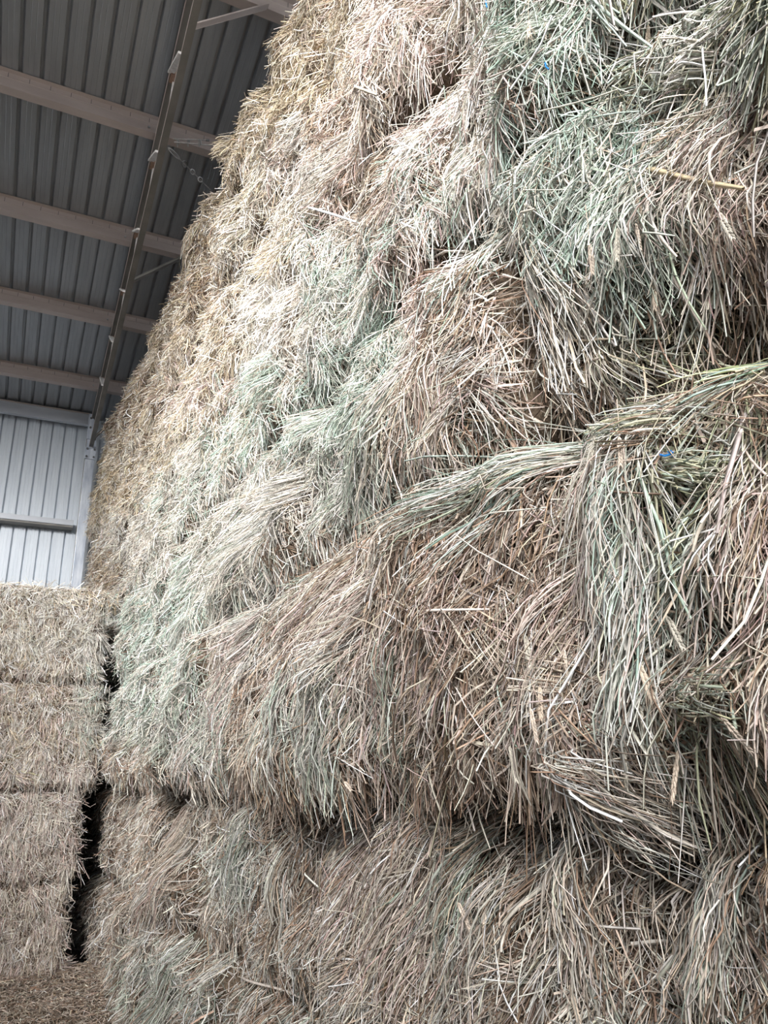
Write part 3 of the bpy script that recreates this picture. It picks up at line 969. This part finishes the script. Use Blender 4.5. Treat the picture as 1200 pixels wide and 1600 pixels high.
def make_bale(face, label, depth_back, density=1.0):
    sm, zm = (face.s0 + face.s1) / 2, (face.z0 + face.z1) / 2
    c = face.world(np.array([sm]), np.array([zm]), np.array([-depth_back / 2]))[0]
    root = empty('hay_bale', (c[0], c[1], face.z0))
    tag(root, label, 'hay bale', 'large square hay bales')
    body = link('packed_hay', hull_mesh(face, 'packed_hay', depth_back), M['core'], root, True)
    W, H = face.s1 - face.s0, face.z1 - face.z0
    A = W * H
    fc = face.world(np.array([sm]), np.array([zm]), np.array([0.0]))[0]
    dist = max(1.6, float(np.linalg.norm(fc - np.array([0, 0, EYE]))))
    near = dist < 4.2
    ls_ = float(np.clip(1.15 - .06 * dist, .62, 1.0)) # shorter broken straw further back
    chunks = []
    ws = max(0.95, 0.62 + 0.095 * dist)          # far stems are drawn in slightly thicker wisps

    def u(lo, hi, n):
        return rng.uniform(lo, hi, n)

    def wid(n):
        return np.clip(rng.lognormal(math.log(.0034 if near else .0031), .34, n), .0016, .008) * (.66 if face.kind == 'left' else 1)

    # 1 chopped short stems lying every way
    n = int(A * density * np.clip(14000 / dist, 2800, 6500))
    s, z = u(face.s0 - .01, face.s1 + .01, n), u(face.z0 + .01, face.z1, n)
    L = u(.03, .14, n) * ls_ * (1 if near else 1.1)
    phi = np.where(rng.random(n) < .55, rng.normal(.15, .75, n), u(-3.14, 3.14, n))
    P = strand_paths(face, s, z, phi, L, rng.normal(0, .2, n), u(-.026, .022, n), u(0, .006, n), u(-.012, .045, n), 3)
    pal = pick_palette(P[:, 0])
    dark = rng.random(n) < .30
    pal = np.where(dark, KI['brown'], pal)
    chunks.append(chunk(face, P, wid(n) * ws, colours(pal, .2), False, u(0, .6, n)))
    # 2 locks of combed stems
    nl = int(A * density * np.clip(560 / dist, 125, 240))
    per = 24 if near else 20
    ls, lz = u(face.s0, face.s1, nl), u(face.z0 + .06, face.z1 + .02, nl)
    flow = 1.0 * (noise(ls * 1.7, lz * 1.7, 77) - .5) + 1.0 * (noise(ls * 4.5, lz * 4.5, 78) - .5)
    lphi = flow + rng.normal(.06, .38, nl)
    if face.kind == 'left':
        lphi = .25 * flow + rng.normal(0, .22, nl)
    odd = rng.random(nl) < .20
    lphi[odd] = u(-2.2, 2.2, odd.sum())
    lL = u(.09, .27, nl) * ls_
    lw = u(.015, .06, nl)
    lb = rng.normal(0, .16, nl)
    lbase = u(-.015, .025, nl)
    llift = u(.0, .02, nl)
    ltip = u(-.015, .075, nl)
    C0 = face.world(ls, lz, np.zeros(nl))
    lpal = pick_palette(C0)
    k = np.repeat(np.arange(nl), per)
    n = len(k)
    off = rng.normal(0, .6, n)
    along = u(-.25, .35, n)
    s = ls[k] + off * lw[k] * np.cos(lphi[k]) + along * lL[k] * np.sin(lphi[k])
    z = lz[k] + off * lw[k] * np.sin(lphi[k]) - along * lL[k] * np.cos(lphi[k])
    phi = lphi[k] + off * .12 + rng.normal(0, .20, n)
    L = lL[k] * u(.45, 1.1, n)
    keep = (z - np.cos(phi) * L > .0) & (z < face.z1 + .03)
    k, s, z, phi, L = k[keep], s[keep], z[keep], phi[keep], L[keep]
    n = len(k)
    kink = np.where(rng.random(n) < .12, rng.normal(0, .6, n), 0)
    P = strand_paths(face, s, z, phi, L, lb[k] + rng.normal(0, .10, n), lbase[k] + u(-.012, .012, n), llift[k] + u(-.005, .008, n),
                     ltip[k] + rng.normal(0, .015, n), 4, kink)
    pal = np.where(rng.random(n) < .70, lpal[k], pick_palette(P[:, 0]))
    w = wid(n) * ws
    leaf = rng.random(n) < .10
    w = np.where(leaf, np.minimum(w * 1.7, .010), w)
    cc = colours(pal)
    if near:
        a = ~leaf
        chunks.append(chunk(face, P[a], w[a] * .92, cc[a], True, u(0, .3, a.sum())))
        chunks.append(chunk(face, P[leaf], w[leaf], cc[leaf], False, u(.6, 1, leaf.sum())))
    else:
        chunks.append(chunk(face, P, w, cc, False, u(0, .8, n)))
    # 3 stray stems standing off the face
    n = int(A * density * (440 if near else 520))
    s, z = u(face.s0, face.s1, n), u(face.z0 + .05, face.z1 + .02, n)
    phi = np.where(rng.random(n) < .6, rng.normal(.1, .6, n), u(-2.6, 2.6, n))
    L = u(.05, .22, n) * ls_
    kink = np.where(rng.random(n) < .3, rng.normal(0, .8, n), 0)
    P = strand_paths(face, s, z, phi, L, rng.normal(0, .15, n), u(.0, .065, n), u(0, .02, n), u(-.02, .08, n), 4, kink)
    pal = pick_palette(P[:, 0])
    up = rng.random(n)
    pal = np.where(up < .40, np.where(up < .14, KI['white'], KI['pale']), pal)
    chunks.append(chunk(face, P, wid(n) * ws * 1.1, colours(pal), True, u(0, .3, n)))
    # fringe on a free top edge
    if getattr(face, 'top', False):
        n = int(W * (900 if face.kind == 'right' else 450))
        s = u(face.s0, face.s1, n)
        z = face.z1 - u(0, .14, n)
        L = u(.05, .18, n) * (1 if face.kind == 'right' else .6)
        P = strand_paths(face, s, z, rng.normal(0.5, 1.1, n), L, rng.normal(0, .5, n), u(0, .02, n), u(0, .03, n), u(-.04, .06, n), 4)
        P[:, :, 2] += np.linspace(0, 1, 4)[None] * rng.normal(.02, .05, n)[:, None] * (1 if face.kind == 'right' else .35)
        chunks.append(chunk(face, P, u(.003, .006, n) * ws, colours(pick_palette(P[:, 0])), False, u(0, .6, n)))
    # 4 locks and stems read off the photograph that fall on this bale
    for (x0, y0, x1, y1, wp, nn, ks, lift, bend) in LOCKS:
        a, b = face.hit(x0, y0)
        if not (face.s0 <= a < face.s1 and face.z0 <= b < face.z1) or (face.kind == 'left') != (x0 < 150):
            continue
        a2, b2 = face.hit(x1, y1)
        d0 = face.world(np.array([a]), np.array([b]), np.array([0.]))[0]
        ppm = F / np.linalg.norm(d0 - np.array([0, 0, EYE]))
        wm = wp / ppm
        Lm = math.hypot(a2 - a, b2 - b)
        ph = math.atan2(a2 - a, -(b2 - b))
        tipout = lift * .5
        if Lm > .75:                           # seen at a glancing angle: the tips stand out from the face instead
            ph = max(-.6, min(.6, ph))
            Lm = min(.7, max(.2, (b - b2) / max(.4, math.cos(ph))))
            tipout = .09
        n = int(nn * 1.25)
        along = u(-.12, .6, n)
        off = rng.normal(0, .42, n)
        spread = off * .16 + rng.normal(0, .17, n)
        s = a + off * wm * math.cos(ph) * (.55 + .6 * along) + along * Lm * math.sin(ph)
        z = b + off * wm * math.sin(ph) * (.55 + .6 * along) - along * Lm * math.cos(ph)
        L = Lm * u(.3, .7, n)
        L = np.clip(np.minimum(L, Lm * 1.08 - along * Lm), .05, .42)
        bd = -bend * .7 * (1 if face.kind == 'right' else -1)
        kink = np.where(rng.random(n) < .12, rng.normal(0, .5, n), 0)
        P = strand_paths(face, s, z, ph + spread - bd * .5, L, bd + rng.normal(0, .10, n), u(.012, .05, n), lift * u(.2, 1.1, n), u(-.01, .05, n) + tipout, 5, kink)
        ids = np.array([KI[q] for q in ks.split()])
        pal = np.where(rng.random(n) < .85, ids[rng.integers(0, len(ids), n)], pick_palette(P[:, 0]))
        w = wid(n) * ws * .9
        leaf = rng.random(n) < .12
        w = np.where(leaf, np.minimum(w * 1.7, .010), w)
        chunks.append(chunk(face, P, w, colours(pal, .18), True, u(0, .5, n)))
    for (x0, y0, x1, y1, wp, ks) in SINGLES:
        a, b = face.hit(x0, y0)
        if not (face.s0 <= a < face.s1 and face.z0 <= b < face.z1):
            continue
        a2, b2 = face.hit(x1, y1)
        d0 = face.world(np.array([a]), np.array([b]), np.array([0.]))[0]
        ppm = F / np.linalg.norm(d0 - np.array([0, 0, EYE]))
        one = np.ones(1)
        if face.kind == 'left' or math.hypot(a2 - a, b2 - b) > .8:
            continue
        P = strand_paths(face, one * a, one * b, one * math.atan2(a2 - a, -(b2 - b)), one * math.hypot(a2 - a, b2 - b),
                         rng.normal(0, .08, 1), one * .055, one * .01, u(0, .03, 1), 6)
        chunks.append(chunk(face, P, one * wp / ppm * .68, colours(np.array([KI[ks]]), .05), True, one * .35))
    NSTRAW[0] += sum(len(q[1]) for q in chunks)
    me = merge_to_mesh('loose_straw', chunks)
    st = link('loose_straw', me, M['straw'], root)
    st['kind'] = 'stuff'
    # seed heads
    if face.kind == 'right':
        for q, (x, y, ang) in enumerate(HEADS):
            a, b = face.hit(x, y)
            if not (face.s0 <= a < face.s1 and face.z0 <= b < face.z1):
                continue
            d = face.depth(np.array([a]), np.array([b]))[0] + random.uniform(.055, .085)
            p = face.world(np.array([a]), np.array([b]), np.array([d]))[0]
            o = bpy.data.objects.new('seed_head', HEAD_ME[q % 3])
            COL.objects.link(o)
            o.parent = root
            o.matrix_parent_inverse = Matrix.Translation(root.location).inverted()
            R = Matrix.Rotation(math.radians(-90 + random.uniform(-25, 25)), 4, 'Z')
            o.matrix_basis = Matrix.Translation(p) @ Matrix.Rotation(math.radians(ang), 4, 'X') @ Matrix.Rotation(math.radians(random.uniform(-4, 10)), 4, 'Y') @ R \
                @ Matrix.Scale(random.uniform(.9, 1.15), 4)
        for (x, y, x1, y1, fray) in ((1062, 712, 1044, 713, True), (824, 18, 826, 42, False), (909, 188, 916, 205, False), (905, 122, 911, 132, False)):
            a, b = face.hit(x, y)
            if not (face.s0 <= a < face.s1 and face.z0 <= b < face.z1):
                continue
            a1, b1 = face.hit(x1, y1)
            d = face.depth(np.array([a]), np.array([b]))[0] + .075
            p0 = face.world(np.array([a]), np.array([b]), np.array([d]))[0]
            p1 = face.world(np.array([a1]), np.array([b1]), np.array([d]))[0]
            mid = (p0 + p1) / 2 + np.array([-0.004, 0, -0.004])
            m = MB().tube([p0, mid, p1], 0.0022, 6)
            if fray:
                for q in range(16):
                    dv = np.array([random.uniform(-.006, .002), random.uniform(-.006, .010), random.uniform(-.007, .010)])
                    m.tube([p0, p0 + dv], 0.0016, 4)
            o = m.build('twine', M['blue'], root)
            o['label'] = 'blue plastic twine end'
    return root


# stack on the right: layers from the floor, joints along the face
LZ = [0.0, 0.75, 1.57, 2.44, 3.30, 4.15, 5.0, 5.85, 6.70]
LOFF = [0.06, 0.11, -0.05, 0.0, 0.0, 0.02, 0.01, 0.05]
JOINT = [0.45, 1.72, 2.98, 4.25, 5.45, 6.75, 7.95, 9.15, 10.5, 12.2]
TOPOFF = [0.10, 0.10, 0.10, 0.04, 0.09, 0.04, 0.0, 0.0, 0.02]
ORD = ['first', 'second', 'third', 'fourth', 'fifth', 'sixth', 'seventh', 'eighth', 'ninth', 'tenth']
LAY = ['bottom', 'second', 'third', 'fourth', 'fifth', 'sixth', 'seventh', 'top']
for li in range(8):
    js = [j + random.uniform(-.1, .1) for j in JOINT]
    if li in (1, 2):
        js = [0.1, 1.24, 2.98] + js[3:]
    if li == 3:
        js[1], js[2] = 1.50, 2.94
    if li >= 4:
        js[1], js[2] = 1.78 + random.uniform(-.04, .04), 3.1
    js[-1] = 12.12 + random.uniform(-.08, .08)
    nb = len(js) - 1
    for bi in range(nb):
        s0, s1 = js[bi] + .006, js[bi + 1] - .006
        hi = li >= 6
        f = Face('right', s0, s1, LZ[li] + .004, LZ[li + 1] - .004 + (random.uniform(-.10, .02) if li == 7 else 0),
                 (TOPOFF[bi] if li == 7 else LOFF[li] + random.uniform(-.04, .04)), 100 + li * 31 + bi * 7, 1.5 if hi else 1.4, .19 if hi else .13)
        f.top = li == 7
        pc = f.world(np.array([(s0 + s1) / 2]), np.array([(LZ[li] + LZ[li + 1]) / 2]), np.array([0.0]))
        px, py = project(pc)
        gs, gz = np.meshgrid(np.linspace(s0, s1, 5), np.linspace(LZ[li], LZ[li + 1], 4))
        qx, qy = project(f.world(gs.ravel(), gz.ravel(), np.zeros(20)))
        inview = bool(np.any((qx > -60) & (qx < 1330) & (qy > -120) & (qy < 1720)))
        far_i = nb - 1 - bi
        where = 'at the far end' if far_i == 0 else ORD[far_i] + ' from the far end'
        cls = FIELD[int(np.argmin(((FX[:, 0] - px[0]) ** 2 + (FX[:, 1] - py[0]) ** 2) / FX[:, 2] ** 2))][3].split()[0]
        tone = {'gold': 'golden', 'mint': 'pale green', 'graygreen': 'grey-green', 'gray': 'greyish', 'pink': 'pinkish', 'tan': 'tan', 'brown': 'brown',
                'pale': 'pale', 'olive': 'olive', 'white': 'pale'}[cls]
        lab = f'{tone} hay bale {where}, {LAY[li]} layer of the tall right stack'
        make_bale(f, lab, 1.2, 1.0 if inview else .12)

# stack on the left, its front towards us
for li, (z0, z1, xr, lab) in enumerate([
        (0.0, 0.80, 0.64, 'tan hay bale at the bottom of the short left stack'),
        (0.80, 1.54, 0.68, 'tan hay bale second from the bottom of the short left stack'),
        (1.54, 2.45, 0.78, 'hay bale second from the top of the short left stack'),
        (2.45, 3.34, 0.73, 'pale straw-coloured hay bale on top of the short left stack')]):
    f = Face('left', xr - 2.4, xr, z0 + .004, z1 - .004, (-.02, 0.02, -.02, 0.0)[li], 700 + li * 13, 0.5, 0.075)
    f.top = li == 3
    make_bale(f, lab, 2.2, 1.7)

# loose hay on the floor at the foot of the stacks
n = 34000
x, y = rng.uniform(-1.6, 1.0, n), rng.uniform(4.6, 7.7, n)
hgt = 0.02 + 0.11 * np.clip((y - 5.6) / 2.0, 0, 1) * (0.6 + 0.8 * noise(x * 2, y * 2, 5))
ang = rng.uniform(0, 6.28, n)
L = rng.uniform(.03, .12, n)
P = np.empty((n, 3, 3))
for i, tt in enumerate((-.5, 0, .5)):
    xx, yy = x + np.cos(ang) * L * tt, y + np.sin(ang) * L * tt
    P[:, i] = np.stack([xx, yy, hgt + rng.uniform(0, .03, n)], -1)
ch = strands_mesh('x', P, rng.uniform(.0025, .006, n), colours(np.where(rng.random(n) < .45, KI['brown'], KI['tan'])), False,
                  rng.uniform(0, .6, n), rng.normal(0, .5, n), np.broadcast_to(np.array([0, 0, 1.0]), (1, 1, 3)))
me = merge_to_mesh('loose_hay', [ch])
lh = link('loose_hay', me, M['straw'])
tag(lh, 'brown loose hay littering the floor at the foot of the left stack', 'loose hay', kind='stuff')
gx, gy = np.meshgrid(np.linspace(-1.7, 1.1, 40), np.linspace(4.5, 7.75, 44), indexing='ij')
gz = 0.012 + 0.11 * np.clip((gy - 5.6) / 2.0, 0, 1) * (0.6 + 0.8 * noise(gx * 2, gy * 2, 5))
V = np.stack([gx, gy, gz], -1).reshape(-1, 3)
fs = [(i * 44 + j, (i + 1) * 44 + j, (i + 1) * 44 + j + 1, i * 44 + j + 1) for i in range(39) for j in range(43)]
me = bpy.data.meshes.new('hay_litter')
me.from_pydata(V.tolist(), [], fs)
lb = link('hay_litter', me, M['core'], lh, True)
lb['kind'] = 'stuff'
print('quads of straw', NSTRAW[0])

# ------------------------------------------------------------------ light: open sky outside the shed
world = bpy.data.worlds.new('world')
scene.world = world
world.use_nodes = True
N, L = world.node_tree.nodes, world.node_tree.links
bg = N['Background']
tc = N.new('ShaderNodeTexCoord')
sx = N.new('ShaderNodeSeparateXYZ')
L.new(tc.outputs['Generated'], sx.inputs['Vector'])
rp = N.new('ShaderNodeValToRGB')               # bright overcast: zenith about three times the horizon
e = rp.color_ramp.elements
e[0].position, e[0].color = 0.0, (0.33, 0.34, 0.36, 1)
e[1].position, e[1].color = 1.0, (0.95, 0.97, 1.0, 1)
L.new(sx.outputs['Z'], rp.inputs['Fac'])
L.new(rp.outputs['Color'], bg.inputs['Color'])
bg.inputs['Strength'].default_value = 1.25

sun = bpy.data.lights.new('soft_sun', 'SUN')   # sun behind thin cloud, in front of the open side and to the left
sun.energy = 6.6
sun.angle = math.radians(35)
sun.color = (1.0, 0.985, 0.97)
so = bpy.data.objects.new('soft_sun', sun)
so.location = (-6, -8, 12)
so.rotation_euler = Vector((0.54, 0.76, -0.37)).to_track_quat('-Z', 'Y').to_euler()
COL.objects.link(so)

vs = scene.view_settings
vs.view_transform = 'Standard'
vs.look = 'None'
vs.gamma = 1
vs.use_curve_mapping = False
vs.exposure = 1.02
